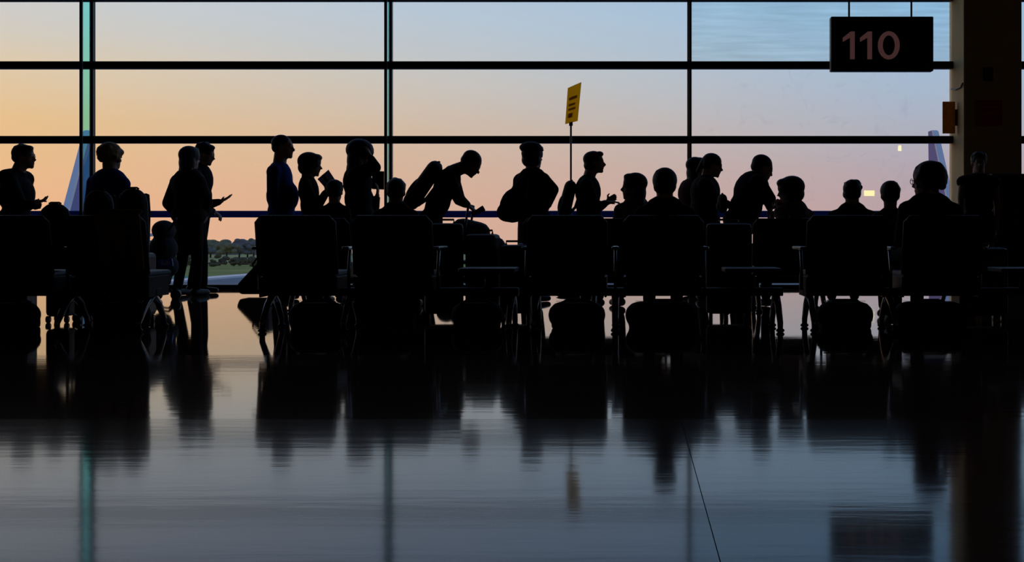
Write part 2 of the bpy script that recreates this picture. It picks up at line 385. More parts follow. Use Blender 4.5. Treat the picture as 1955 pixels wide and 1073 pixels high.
props(mb.build('woodland', leaf[1], None, smooth=True), 'hazy far woodland along the horizon', 'woodland', None, 'stuff')
m_white = mat('white_paint', (226,226,232), .5, var=.05)

# --- two parked aircraft whose tails stand up behind the queue
m_fus = mat('aircraft_white', (215,216,222), .4, var=.04)
m_tail = mat('aircraft_blue', (40,60,165), .45, var=.08)
m_eng = mat('engine_grey', (110,112,120), .4, .3)
def aircraft(px, Y, yaw, label, tailmat):
    """local x runs from tail (0) to nose (+34); yaw turns it about the fin"""
    G = W(px, 250, Y); g = empty('airplane', (G[0], Y, -5.0), label, 'airplane', None, None, yaw)
    zt = G[2]+5.0                                   # fin tip height above the apron
    fh = 5.8; zb = zt-fh
    prof = [(-5.2,.25,.9), (-3,.75,.55), (0,1.35,.25), (4,1.95,0), (10,2.0,0), (24,2.0,0), (28,1.85,-.05), (31,1.3,-.25), (32.6,.6,-.45), (33,.05,-.5)]
    zf = zb-2.0+.25; nn = 20; mb = MB(); v = []; f = []
    for x, r, dz in prof:
        for k in range(nn): v.append((x, r*math.cos(2*math.pi*k/nn), zf+dz+r*math.sin(2*math.pi*k/nn)))
    for i in range(len(prof)-1):
        for k in range(nn): f.append((i*nn+k, i*nn+(k+1) % nn, (i+1)*nn+(k+1) % nn, (i+1)*nn+k))
    f += [tuple(range(nn-1, -1, -1)), tuple((len(prof)-1)*nn+k for k in range(nn))]
    mb.add(v, f).build('fuselage', m_fus, g, False, True)
    tip = fh
    fin = [(-.5,-.14,zb+tip), (.5,-.14,zb+tip), (5.2,-.14,zb-.1), (-.2,-.14,zb-.1)]
    MB().prism(fin, (0,.28,0)).build('tail_fin', tailmat, g, False)
    MB().prism([(.5,-.17,zb+tip), (.85,-.17,zb+tip-.1), (5.6,-.17,zb-.1), (5.2,-.17,zb-.1)], (0,.34,0)).build('leading_edge', m_fus, g, False)
    for s in (-1, 1):
        MB().prism([(2.6,s*.6,zf+.7), (0.2,s*.6,zf+.7), (-2.0,s*6.2,zf+1.2), (-.6,s*6.2,zf+1.2)], (0,0,.16)).build('tailplane', m_fus, g, False)
        MB().prism([(20,s*1.4,zf-1.75), (13.5,s*1.4,zf-1.75), (10.2,s*16.5,zf-.75), (12,s*16.5,zf-.75)], (0,0,.09)).build('wing', m_fus, g, False)
        MB().tube([(20.5,s*5.6,zf-2.1), (19,s*5.6,zf-2.05), (16.2,s*5.6,zf-2)], [.95,1.05,.7], 14).build('engine', m_eng, g, False, True)
        MB().tube([(15.2,s*3.2,0.45), (15.2,s*3.2,zf-1.2)], .14, 8).build('landing_strut', m_eng, g, False)
        MB().tube([(15.2,s*3.2-.2,.45), (15.2,s*3.2+.2,.45)], .45, 14).build('wheel', m_frame, g, False)
        for k in range(22): MB().box((5+k*.95-.12,s*1.96-.03,zf+.35), (5+k*.95+.12,s*1.96+.03,zf+.7)).build('cabin_window', m_frame, g, False)
    MB().tube([(29,0,.4), (29,0,zf-1.3)], .1, 8).build('landing_strut', m_eng, g, False)
    MB().tube([(29,-.15,.4), (29,.15,.4)], .4, 14).build('wheel', m_frame, g, False)
    return g
aircraft(172, 72, R_(-80.5), 'parked airplane with a blue tail fin behind the queue at the left', mat('tail_sky_blue', (8,84,170), .45, var=.08))
aircraft(1780, 72, R_(-91.0), 'parked airplane with a dark blue tail fin beside the column', m_tail)

# ================================================================== SEATING
m_pad = mat('bench_vinyl', (30,24,22), .55, var=.15)
m_chrome = mat('bench_chrome', (150,150,152), .25, 1.0, .05)
m_beam = mat('bench_beam', (26,26,28), .5, .4)
def rbox(x0, x1, z0, z1, y0, y1, r=.05, tilt=0.0):
    """rounded slab standing in the x-z plane, top shifted by tilt in y"""
    P = []
    for cx, cz, a0 in ((x1-r,z1-r,0), (x0+r,z1-r,90), (x0+r,z0+r,180), (x1-r,z0+r,270)):
        for k in range(4): t = R_(a0+30*k); P.append((cx+r*math.cos(t), cz+r*math.sin(t)))
    pts = [(x, y0+tilt*(z-z0)/(z1-z0), z) for x, z in P]
    return MB().prism(pts, (0, y1-y0, 0))
MESH = {}
def bench(x, Y, label, group, table=1, rz=0.0):
    """two seats (0 and .70 m) and a small table on one beam; facing +y, the backs towards the camera"""
    g = empty('beam_bench', (x, Y, 0), label, 'bench', group, None, rz)
    def part(name, key, mk, m, bevel=0.0, smooth=False, loc=(0,0,0), parent=None):
        if key not in MESH: MESH[key] = mk().mesh(key)
        o = link(name, MESH[key], m, parent or g, smooth, bevel); o.location = loc; return o
    for sx in (0.0, .70):
        bk = part('backrest', 'backrest', lambda: rbox(-.28,.28,.40,.835,-.04,-.005,.028,-.09), m_pad, .008, loc=(sx,0,0))
        part('back_rim', 'back_rim', lambda: MB().tube([(-.285,-.03,.42), (-.285,-.105,.80), (-.25,-.115,.84), (.25,-.115,.84), (.285,-.105,.80), (.285,-.03,.42)], .011, 6), m_beam, smooth=True, parent=bk)
        part('seat', 'seat', lambda: MB().box((-.27,-.02,.318), (.27,.45,.44)), m_pad, .025, loc=(sx,0,0))
        for s in (-1, 1):
            part('bracket', 'bracket', lambda: MB().box((-.008,-.03,.25), (.008,.34,.40)), m_beam, .003, loc=(sx+s*.279,0,0))
    for ax in ((-.31, .35, 1.01) if table > 0 else (-.31, .35)):
        ar = part('armrest', 'armrest', lambda: MB().box((-.028,-.05,.598), (.028,.36,.622)), m_chrome, .01, loc=(ax,0,0))
        part('armrest_post', 'armrest_post', lambda: MB().tube([(0,.06,.30), (0,.05,.45), (0,.10,.60)], .012, 8), m_chrome, smooth=True, parent=ar)
    tx = 1.37 if table > 0 else -.67
    part('table_top', 'table_top', lambda: rbox(-.21,.21,-.2,.2,0,.03,.04), m_pad, .006, loc=(tx,.2,.43)).rotation_euler = (R_(90),0,0)
    part('table_stem', 'table_stem', lambda: MB().tube([(0,.16,.29), (0,.18,.405)], .03, 10), m_beam, smooth=True, loc=(tx,0,0))
    b0, b1 = (-.29, 1.60) if table > 0 else (-.90, .99)
    part('beam', 'beam%d' % table, lambda: MB().box((b0,.10,.252), (b1,.20,.312)), m_beam, .008)
    for lx in ((b0+.05, .35, b1-.05) if table > 0 else (b0+.05, .35, b1-.05)):
        lg = part('leg', 'leg', lambda: MB().tube([(0,-.10,.025), (0,-.10,.07), (0,.02,.19), (0,.15,.262), (0,.26,.19), (0,.36,.07), (0,.37,.025)], [.02,.022,.026,.03,.026,.022,.02], 8), m_chrome, smooth=True, loc=(lx,0,0))
        for fy in (-.10, .37):
            part('foot', 'foot', lambda: MB().ell((0,0,.014), (.032,0,0), (0,.04,0), (0,0,.018), 10, 6), m_beam, smooth=True, loc=(0,fy,0), parent=lg)
    return g
BY = 8.47
bench(-4.50, BY, 'black two-seat beam bench at the far left, piled with bags', 'front row of beam benches', -1)
bench(-2.42, BY, 'black two-seat beam bench in front of the man in the blue shirt', 'front row of beam benches')
bench(-.448, BY, 'black two-seat beam bench below the yellow card stand', 'front row of beam benches')
bench(1.59, BY, 'black two-seat beam bench nearest the column', 'front row of beam benches')
FY = 10.55
bench((757-CX)/F*FY-.70, FY, 'rear beam bench half hidden, left of the man with the stroller', 'rear row of beam benches')
bench((1207-CX)/F*FY-.70, FY, 'rear beam bench half hidden under the long-haired seated woman', 'rear row of beam benches')
bench((1626-CX)/F*FY-.62, FY, 'rear beam bench half hidden under the pair sitting below the gate sign', 'rear row of beam benches')

# ================================================================== PEOPLE
def cloth(name, rgb): return mat('cloth_'+name, rgb, .95, var=.2, scale=60, spec=.2)
SKIN = [mat('skin_light', (196,150,124), .6, var=.08), mat('skin_tan', (150,104,80), .6, var=.08), mat('skin_brown', (104,70,54), .6, var=.08)]
HAIR = {'black': mat('hair_black', (22,18,17), .6, var=.4, scale=90), 'brown': mat('hair_brown', (52,34,24), .6, var=.4, scale=90), 'blond': mat('hair_blond', (176,130,74), .6, var=.3, scale=90), 'grey': mat('hair_grey', (110,106,104), .6, var=.3, scale=90), 'red': mat('hair_auburn', (88,34,22), .6, var=.4, scale=90)}
m_eye = mat('eye_white', (220,215,210), .3, var=.02); m_pupil = mat('eye_pupil', (25,18,14), .3)
def nrm(v): v = np.array(v, float); return v/np.linalg.norm(v)
UP = np.array([0,0,1.])
def hand(mb, wr, d, n, k=1.0, curl=25, thumb=1):
    """palm + five fingers; d points along the hand, n out of the palm"""
    d = nrm(d); n = nrm(n - d*np.dot(n, d)); s = np.cross(d, n)*thumb
    pc = wr + d*.052*k
    mb.ell(pc, s*.041*k, n*.016*k, d*.055*k, 12, 8)
    for off, ln in ((.030,.066), (.010,.076), (-.010,.070), (-.029,.054)):
        b = wr + d*(.092-.25*abs(off-.006))*k + s*off*k; c1, c2 = R_(curl*.7), R_(curl*1.8)
        m = b + (d*math.cos(c1) + n*math.sin(c1))*ln*.52*k; e = m + (d*math.cos(c2) + n*math.sin(c2))*ln*.48*k
        mb.cap(b-d*.012*k, m, .0092*k, .0084*k, None, 1, 8); mb.cap(m, e, .0084*k, .0070*k, None, 1, 8)
    b = wr + d*.030*k + s*.030*k; m = b + nrm(d*.7+s*.75+n*.25)*.038*k; e = m + nrm(d*.95+s*.25+n*.3)*.032*k
    mb.cap(b-s*.015*k, m, .0125*k, .0105*k, None, 1, 8); mb.cap(m, e, .0105*k, .008*k, None, 1, 8)

def person(label, Y, a, hx, top, bx=None, pose='stand', hair='short', hc='black', skin=0, topc=('navy',(30,34,60)), botc=('charcoal',(34,34,38)),
           head_a=None, pitch=0, roll=0, neck=None, hip=None, armR=None, armL=None, handR=None, handL=None, bulk=1.0, coat=0.0, sleeve='long', wide=1.0,
           stride=.0, seat_z=.44, belly=0.0, H=None, skirt=False, curl=25, hairvol=1.0, shdrop=.03):
    pxm = F/Y; ztop = CZ + (CY-top)/pxm
    if pose == 'stand': Hh = H or ztop
    else: Hh = H or min(1.78, max(1.2, (ztop-seat_z)/.50))
    k = Hh/1.70; hs = (.62+.38*k)*1.07
    A = R_(a); Fd = np.array([math.sin(A), math.cos(A), 0]); Rt = np.array([math.cos(A), -math.sin(A), 0])
    hA = R_(a if head_a is None else head_a); hf0 = np.array([math.sin(hA), math.cos(hA), 0]); hr = np.array([math.cos(hA), -math.sin(hA), 0])
    pt = R_(pitch); hf = hf0*math.cos(pt) - UP*math.sin(pt); hu = UP*math.cos(pt) + hf0*math.sin(pt)
    if roll: r = R_(roll); hu, hr = hu*math.cos(r)+hr*math.sin(r), hr*math.cos(r)-hu*math.sin(r)
    # extent of the head above its centre along world up
    ext = hs*(.118*abs(hu[2]) + .075*abs(hf[2])*(1 if pitch else 0))
    head = W(hx, top, Y); head[2] -= ext
    def PX(t): return W(t[0], t[1], Y + (t[2] if len(t) > 2 else 0))
    nb = PX(neck) if neck else head - hu*.138*hs - hf0*.025
    if pose == 'stand':
        bxx = ((bx if bx is not None else hx)-CX)/F*Y
        hp = PX(hip) if hip else np.array([bxx, Y, .525*Hh])
    else:
        hp = PX(hip) if hip else np.array([((bx if bx is not None else hx)-CX)/F*Y, Y-.02, seat_z+.145*k+.012])
    T = nrm(nb-hp); Tl = np.linalg.norm(nb-hp); Ft = nrm(Fd - T*np.dot(Fd, T)); Rt2 = np.cross(Ft, T)
    if np.dot(Rt2, Rt) < 0: Rt2 = -Rt2
    chest = hp+T*Tl*.70; waist = hp+T*Tl*.36
    shw = .172*k*wide; J = {}
    root = empty('person', (hp[0], hp[1], 0 if pose == 'stand' else 0), label, 'person', 'people waiting at the gate')
    skin_m = SKIN[skin]
    for sd, s in (('R',1), ('L',-1)):
        sh = nb - T*(.055+shdrop)*k + Rt2*s*shw - Ft*.01
        arm = armR if s > 0 else armL
        if arm is None:
            if pose == 'stand': e = sh - UP*.29*k + Rt*s*.035 - Fd*.03; w = e - UP*.235*k + Fd*.07 - Rt*s*.01
            else: e = sh - UP*.24*k + Rt*s*.01 + Fd*.09; w = e + Fd*.20*k - Rt*s*.09 - UP*.02
        else: e, w = PX(arm[0]), PX(arm[1])
        hj = hp + Rt*s*.088*k - T*.03
        if pose == 'stand':
            st = stride*s; kn = np.array([*(root.location[:2]), .285*Hh]) + Rt*s*.085*k + Fd*(.03+st*.5); an = np.array([*(root.location[:2]), .075]) + Rt*s*.095*k + Fd*(st-.02)
            if hip is None: kn[:2] = hj[:2] + (Fd*(.02+st*.5))[:2]
        else:
            kn = hj + Fd*.48*k + Rt*s*.03; kn[2] = seat_z+.088; an = kn + Fd*.02; an[2] = .075
        J[sd] = (sh, e, w, hj, kn, an)
    # ---- body: one continuous skin
    B = MB(); hd = lambda f, r, u: head + (hf*f + hr*r + hu*u)*hs
    def he(c, rf, rr, ru, tilt=0): B.ell(hd(*c), hr*rr*hs, hf*rf*hs, hu*ru*hs, 14, 10)
    he((-.010,0,.027), .096,.075,.088); he((.028,0,-.040), .060,.056,.074); he((.052,0,-.080), .034,.036,.032)
    B.sph(hd(.074,0,-.098), .019*hs); B.cap(hd(.084,0,.008), hd(.108,0,-.030), .009*hs, .0135*hs)
    B.cap(hd(.078,-.03,.020), hd(.078,.03,.020), .0145*hs, .0145*hs); he((.083,0,-.064), .014,.022,.013)
    for s in (-1,1): he((-.006,s*.077,-.012), .018,.008,.031)
    B.cap(hd(-.025,0,-.05), nb-T*.03, .062*hs, .072*k)
    B.ell(chest, Rt2*.150*k*wide, Ft*.100*k, T*.20*k); B.ell(waist, Rt2*.130*k, Ft*.090*k, T*.17*k); B.ell(hp, Rt2*.150*k, Ft*.105*k, T*.12*k)
    B.cap(J['L'][0], J['R'][0], .055*k, .055*k)
    for sd in 'LR':
        sh, e, w, hj, kn, an = J[sd]
        B.cap(sh, e, .050*k, .040*k); B.cap(e, w, .040*k, .027*k); B.cap(w, w+nrm(w-e)*.03, .027*k, .02*k)
        B.cap(hj, kn, .080*k, .056*k); B.cap(kn, an, .056*k, .038*k); B.cap(an-UP*.03, an+Fd*.12*k-UP*.035, .034, .026)
    kids = []
    for sd, spec in (('R', handR), ('L', handL)):
        sh, e, w, *_ = J[sd]; fa = nrm(w-e); hm = MB()
        d, n, cu = (fa, -Rt*(1 if sd == 'R' else -1), curl)
        if spec: d = nrm(PX(spec[0])-w); n = np.array(spec[1], float); cu = spec[2]
        hand(hm, w, d, n, .92*hs, cu, 1 if sd == 'R' else -1); hm.cap(w-fa*.03, w+d*.02, .026*k, .023*k)
        kids.append(soft(hm, 'hand', skin_m, root, .0055, 2))
    soft(B, 'body', skin_m, root, .013, 3, kids)
    # ---- top
    tm = cloth(*topc); C = MB(); b = bulk
    C.ell(chest, Rt2*.168*k*wide*b, Ft*.118*k*b, T*.205*k); C.ell(waist + Ft*belly*.5, Rt2*.152*k*b, Ft*(.112*b+belly)*k, T*.19*k)
    C.ell(hp+T*.03, Rt2*.165*k*b, Ft*.125*k*b, T*.13*k); C.ell(nb-T*.03*k, Rt2*.125*k, Ft*.085*k, T*.055*k)
    C.cap(J['L'][0]-T*.005, J['R'][0]-T*.005, .064*k*b, .064*k*b)
    for sd in 'LR':
        sh, e, w, hj, kn, an = J[sd]
        C.cap(nb-T*.03*k, sh, .068*k, .068*k*b)
        if sleeve == 'long': C.cap(sh, e, .064*k*b, .052*k*b); C.cap(e, w-nrm(w-e)*.015, .052*k*b, .039*k)
        elif sleeve == 'short': C.cap(sh, sh+(e-sh)*.6, .064*k*b, .056*k*b)
    if coat:
        mid = (J['L'][3]+J['R'][3])/2; dn = mid - UP*coat
        if pose == 'stand': C.cap(hp, dn, .135*k, .14*k, Rt2, 1.45)
    soft(C, 'jacket' if (b > 1.06 or coat) else 'shirt', tm, root, .014, 4)
    # ---- legs
    bm_ = cloth(*botc); D = MB(); D.ell(hp-T*.02, Rt2*.162*k, Ft*.118*k, T*.12*k)
    for sd in 'LR':
        sh, e, w, hj, kn, an = J[sd]
        if skirt and pose == 'stand': D.cap(hp, (hj+kn)/2-UP*.05, .12*k, .13*k, Rt2, 1.2)
        else: D.cap(hj, kn, .094*k, .069*k); D.cap(kn, an+UP*.03, .069*k, .055*k)
    soft(D, 'skirt' if skirt else 'trousers', bm_, root, .015, 3)
    sm = mat('shoe_leather', (24,20,20), .45)
    for sd in 'LR':
        an = J[sd][5]; E = MB(); E.cap(an-UP*.032-Fd*.03, an+Fd*.15*k-UP*.042, .043, .033, Rt, 1.12); E.box(tuple(an+np.array([-.01,-.01,-.075])), tuple(an+np.array([.01,.01,-.05])))
        soft(E, 'shoe', sm, root, .010, 2)
    # ---- hair
    hm_ = HAIR[hc]; Q = MB(); rnd = random.Random(int(hx)); hv = hairvol
    def qe(c, rf, rr, ru): Q.ell(hd(*c), hr*rr*hs*hv, hf*rf*hs*hv, hu*ru*hs*hv, 14, 10)
    if hair in ('short', 'crop'):
        t = .006 if hair == 'crop' else .012
        qe((-.022,0,.040), .094+t,.076+t,.078+t); qe((-.045,0,-.005), .066+t,.070+t,.062)
        if hair == 'short': qe((.045,.01,.088), .045,.055,.028)
    elif hair == 'bob':
        qe((-.022,0,.030), .112,.098,.092); qe((-.035,0,-.035), .088,.100,.078); qe((.050,0,.080), .05,.07,.034)
    elif hair == 'long':
        qe((-.020,0,.035), .106,.090,.088); qe((-.045,0,-.05), .068,.092,.115); qe((-.060,0,-.15), .050,.090,.11); qe((-.062,0,-.22), .036,.080,.07); qe((.035,0,.088), .05,.06,.03)
    elif hair == 'curly':
        qe((-.022,0,.045), .118,.110,.104)
        for i in range(44):
            u = nrm([rnd.uniform(-1,.55), rnd.uniform(-1,1), rnd.uniform(-.55,1)]); Q.sph(hd(-.022+u[0]*.105*hv, u[1]*.098*hv, .03+u[2]*.088*hv), rnd.uniform(.02,.034)*hs)
    elif hair == 'tail':
        qe((-.020,0,.038), .104,.086,.086); qe((-.05,0,0), .07,.078,.07); Q.cap(hd(-.10,0,.03), hd(-.135,0,-.10), .032*hs, .022*hs)
    if hair == 'short':
        for i in range(18):
            u = nrm([rnd.uniform(-1,.7), rnd.uniform(-1,1), rnd.uniform(.1,1)]); Q.sph(hd(-.018+u[0]*.098, u[1]*.080, .04+u[2]*.082), rnd.uniform(.012,.020)*hs)
    soft(Q, 'hair', hm_, root, .011, 2)
    # ---- eyes
    for s in (-1,1):
        ey = MB().sph(hd(.078,s*.031,.004), .0125*hs, 10, 7).build('eye', m_eye, root, True, True)
        MB().sph(hd(.0865,s*.031,.004), .0058*hs, 8, 6).build('pupil', m_pupil, ey, False, True).location = (0,0,0)
        pm = ey.children[0].data; off = Vector(root.location)
        for v in pm.vertices: v.co -= off
    return dict(root=root, J=J, hd=hd, hf=hf, hr=hr, hu=hu, hs=hs, nb=nb, T=T, Ft=Ft, Rt=Rt2, k=k, hp=hp, chest=chest, head=head)

C_ = dict(black=('black',(20,20,22)), char=('charcoal',(34,34,38)), navy=('navy',(24,28,56)), blue=('blue_shirt',(40,60,140)), jean=('denim',(34,44,70)), brown=('brown',(52,36,30)), grey=('grey',(66,66,70)), maroon=('maroon',(70,26,30)), pale=('pale_pink',(150,112,112)), olive=('olive',(48,46,34)), tan=('tan',(110,84,64)))
P = {}
P['A'] = person('man in a dark jacket at the left edge, holding a paper slip', 11.9, 90, 47, 277, 30, topc=C_['black'], botc=C_['black'], bulk=1.42, wide=1.1, armR=((40,395,-.24),(66,388,-.22)), handR=((86,382,-.22),(0,0,1),20), armL=((42,398,.22),(60,395,.2)), hip=(26,475), neck=(33,326), hc='brown')
P['B'] = person('person with lit blond curls and a dark blue shirt, back turned', 11.3, 25, 213, 276, 205, hair='curly', hc='blond', topc=C_['blue'], botc=C_['char'], bulk=1.3, wide=1.15, hairvol=.95, shdrop=.07, neck=(210,328))
P['C'] = person('long-haired woman in a knee-length coat standing by the rail, back turned', 13.1, 30, 364, 281, 360, hair='long', hc='brown', topc=C_['brown'], botc=C_['black'], bulk=1.42, wide=.98, shdrop=.075, hairvol=1.12, coat=.26, armL=((322,388,.02),(335,412,.1)), armR=((394,385,0),(392,412,.15)), stride=.05)
P['D'] = person('man beside the rail stretching out an open hand', 13.7, 90, 392, 271, 380, topc=C_['char'], botc=C_['black'], pitch=14, bulk=1.2, armR=((392,392,-.2),(420,385,-.22)), handR=((458,367,-.22),(0,0,1),10), armL=((388,396,.2),(408,404,.18)), handL=((420,412,.16),(0,0,-1),35), hc='black', stride=.1)
P['E'] = person('tall man in a blue shirt standing in profile', 12.3, 90, 541, 258, 537, topc=C_['blue'], botc=C_['char'], hair='crop', hc='black', belly=.045, bulk=1.1, armR=((520,372,-.23),(534,418,-.2)), armL=((520,372,.23),(534,418,.2)), neck=(533,314), H=1.74)
P['F'] = person('woman with round bobbed hair reading a sheet of paper', 12.2, 82, 594, 291, 596, hair='bob', hc='brown', topc=C_['maroon'], botc=C_['black'], bulk=1.0, armR=((604,396,-.2),(622,366,-.16)), handR=((630,352,-.14),(-.3,.6,.4),30), armL=((606,396,.2),(624,368,.14)), pitch=6, hairvol=1.08)
P['G'] = person('child with short dark hair standing in front of the reading woman', 11.75, 5, 640, 345, 640, topc=C_['olive'], botc=C_['jean'], hc='black', hairvol=1.04)
P['H'] = person('long-haired woman raising a hand to her face and holding a tablet', 12.2, 78, 690, 270, 686, hair='long', hc='brown', topc=C_['black'], botc=C_['char'], bulk=1.35, coat=.2, armR=((715,320,-.20),(708,300,-.12)), handR=((704,289,-.10),(-1,0,0),35), armL=((712,402,.16),(720,376,.10)), handL=((722,358,.08),(-1,0,0),30), hairvol=1.34, pitch=8)
P['I'] = person('seated man with dark neat hair left of the stroller, back turned', FY+.18, 0, 757, 342, pose='sit', hc='black', topc=C_['char'], botc=C_['jean'], skin=1)
P['J'] = person('man with a backpack bending over a stroller', 12.0, 90, 900, 285, 822, pitch=38, hip=(818,428), neck=(868,322), topc=C_['black'], botc=C_['jean'], hair='crop', hc='black', bulk=1.08, armR=((876,382,-.2),(892,392,-.12)), armL=((878,380,.2),(894,392,.12)), handR=((903,400,-.1),(0,.2,-1),55), handL=((905,400,.1),(0,-.2,-1),55), skin=1, H=1.74)
P['K'] = person('woman in a soft beret with a shoulder bag, back half turned', 12.0, 40, 1019, 276, 1018, hair='bob', hc='black', topc=C_['maroon'], botc=C_['black'], bulk=1.25, coat=.3, shdrop=.055, armR=((1056,362,-.05),(1046,394,.12)), armL=((986,385,.05),(992,410,.12)), hairvol=1.04)
P['L'] = person('short-haired woman with a small backpack reaching out her hand', 12.2, 90, 1135, 287, 1124, hair='bob', hc='brown', topc=C_['black'], botc=C_['char'], bulk=1.28, coat=.2, armR=((1136,400,-.2),(1158,388,-.18)), handR=((1182,384,-.18),(0,0,-1),25), armL=((1138,398,.2),(1158,386,.15)), neck=(1122,342), hairvol=.88)
P['M'] = person('seated woman with long straight hair facing left in a pale blouse', FY+.25, -30, 1209, 331, 1212, pose='sit', head_a=-85, hair='long', hc='black', topc=C_['pale'], botc=C_['black'], hairvol=1.05)
P['N'] = person('broad seated man on the front bench below the middle window, back turned', BY+.2, 0, 1269, 324, pose='sit', hc='black', topc=C_['black'], botc=C_['char'], bulk=1.15, wide=1.08, hairvol=1.06)
P['O'] = person('dark-haired woman half hidden behind the woman with loose hair', 12.9, 70, 1330, 300, 1322, hair='long', hc='black', topc=C_['maroon'], botc=C_['black'], bulk=1.6, coat=.3)
P['P'] = person('woman with loose hair looking down beside the bending man', 12.3, 90, 1361, 291, 1345, hair='tail', hc='brown', topc=C_['black'], botc=C_['char'], bulk=1.5, coat=.2, pitch=14, armR=((1368,388,-.2),(1392,388,-.15)), handR=((1402,392,-.14),(0,0,-1),30), armL=((1368,385,.2),(1388,392,.15)), neck=(1347,342))
P['Q'] = person('man in a dark coat leaning forward with his back arched', 11.5, 80, 1456, 293, 1412, pitch=22, hip=(1412,430), neck=(1444,336), topc=C_['black'], botc=C_['black'], bulk=1.45, hair='crop', hc='black', armR=((1466,378,-.22),(1474,392,-.18)), armL=((1468,380,.2),(1470,400,.15)), handR=((1466,408,-.16),(0,.2,-1),40), H=1.72)
P['R'] = person('seated woman facing left with her chin on her hand', FY+.25, -35, 1507, 337, 1510, pose='sit', wide=1.05, head_a=-80, hair='bob', hc='black', topc=C_['pale'], botc=C_['black'], armR=((1492,424,.18),(1486,402,.14)), handR=((1487,388,.08),(0,0,1),70), armL=((1500,425,-.2),(1490,404,-.12)), handL=((1490,396,-.06),(0,0,1),60), hairvol=1.12, pitch=8, bulk=1.1)
P['S'] = person('seated short-haired man right below the gate sign, back turned', FY+.18, 0, 1626, 344, pose='sit', hc='black', topc=C_['navy'], botc=C_['jean'], hairvol=.96, wide=1.12)
P['T'] = person('child with cropped hair next to the woman with curly hair', 9.75, 5, 1699, 348, 1699, hc='brown', topc=C_['tan'], botc=C_['jean'], hairvol=1.05, skin=1)
P['U'] = person('large seated woman with voluminous curly auburn hair, looking left', BY+.2, -10, 1770, 316, 1772, pose='sit', hair='curly', hc='red', head_a=-55, topc=C_['black'], botc=C_['black'], bulk=1.2, wide=1.15, hairvol=1.06)
P['V'] = person('woman in a sleeveless top standing in the shade of the column', 13.2, 190, 1869, 290, 1868, hair='short', hc='brown', topc=C_['black'], botc=C_['black'], sleeve='none', skin=1, bulk=1.15, armR=((1834,378,.0),(1836,420,-.05)), wide=1.05, shdrop=.02)

# ---- things held or worn
m_bag = mat('bag_nylon', (22,22,26), .8, var=.2); m_bag2 = mat('bag_canvas', (40,32,28), .9, var=.2); m_strap = mat('strap_web', (18,18,20), .9)
m_paper = mat('paper_grey', (170,160,180), .8, var=.25, scale=25, alpha_tr=.45)
q = [W(627,324,12.03), W(642,347,11.93), W(623,361,11.95), W(606,342,12.05)]
pp = empty('magazine', q[2], 'grey sheet of paper tilted in the reading woman\'s hand', 'paper')
MB().prism(q, (0,.006,0)).build('sheet', m_paper, pp)
MB().prism([(q[0]*.55+q[3]*.45)+np.array([0,-.003,0]), (q[1]*.55+q[2]*.45)+np.array([0,-.003,0]), (q[1]*.35+q[2]*.65)+np.array([0,-.003,0]), (q[0]*.35+q[3]*.65)+np.array([0,-.003,0])], (0,.002,0)).build('print_block', m_bag, pp)
q = [W(710,326,12.36), W(733,327,12.36), W(733,362,12.34), W(710,361,12.34)]
tb = empty('tablet', q[2], 'dark tablet held up by the long-haired woman', 'tablet')
MB().prism(q, (0,.012,0)).build('case', m_bag, tb, bevel=.004)
MB().prism([p_*.9+sum(q)/4*.1+np.array([0,.0125,0]) for p_ in q], (0,.001,0)).build('screen', mat('dark_screen', (14,15,20), .15), tb)
q = W(80, 384, 11.68)
MBs = MB().box((q[0]-.03,11.66,q[2]-.004), (q[0]+.04,11.70,q[2]+.01), Matrix.Rotation(R_(10), 3, 'Y'))
props(MBs.build('paper_slip', m_paper), 'small paper slip in the hand of the leftmost man', 'paper')
# hat of K
K = P['K']; hd = K['hd']; hs = K['hs']
hat = empty('hat', K['head'], 'soft dark beret on the woman with the shoulder bag', 'hat')
hx_ = np.array([-.034,0,0])
mb = MB(); mb.ell(hd(-.02,0,.088)+hx_*.5, K['hr']*.118*hs, K['hf']*.112*hs, K['hu']*.060*hs)
soft(mb, 'crown', m_bag, hat, .012, 2)
MB().tube([hd(-.022+.108*math.cos(t),.104*math.sin(t),.062) for t in np.linspace(0,6.2832,21)], .010, 6).build('band', m_strap, hat, True, True)
def backpack(label, c, w, d, h, fwd, m, tilt=0.0, straps=True, pocket=True, name='backpack', group='bags and luggage'):
    """c = centre of the bag; fwd = horizontal direction away from the wearer's back"""
    c = np.array(c, float); f = nrm(fwd); u = nrm(UP + f*math.tan(R_(tilt))); f = nrm(f-u*np.dot(f,u)); r = np.cross(u, f)
    g = empty(name, c-u*h/2, label, 'bag', group)
    mb = MB(); mb.cap(c-u*(h/2-d*.55), c+u*(h/2-d*.55), d*.55, d*.5, r, w/d); mb.ell(c-u*h*.1, r*w*.5, f*d*.52, u*h*.42)
    soft(mb, 'bag_body', m, g, .012, 2)
    if pocket:
        mb = MB(); mb.ell(c+f*d*.42-u*h*.15, r*w*.36, f*d*.22, u*h*.22); soft(mb, 'pocket', m, g, .012, 2)
    MB().tube([c+u*(h*.5-d*.09)-r*.045, c+u*(h*.5-d*.045)-r*.03, c+u*(h*.5-d*.045)+r*.03, c+u*(h*.5-d*.09)+r*.045], .008, 6).build('grab_handle', m_strap, g, True, True)
    if straps:
        for s in (-1,1):
            b = c-f*d*.42+r*s*w*.26
            MB().tube([b+u*h*.40, b+u*h*.40-f*.04, b+u*h*.2-f*.06, b-u*h*.15-f*.05, b-u*h*.36], .014, 6).build('strap', m_strap, g, True, True)
    return g
J = P['J']; backpack('tall dark backpack on the bending man', W(808,353,12.0), .30, .16, .60, (-.86,0,.42), m_bag, -30)
backpack('small dark backpack on the short-haired woman', W(1083,380,12.2), .28, .13, .42, (-1,0,.15), m_bag2, -14)
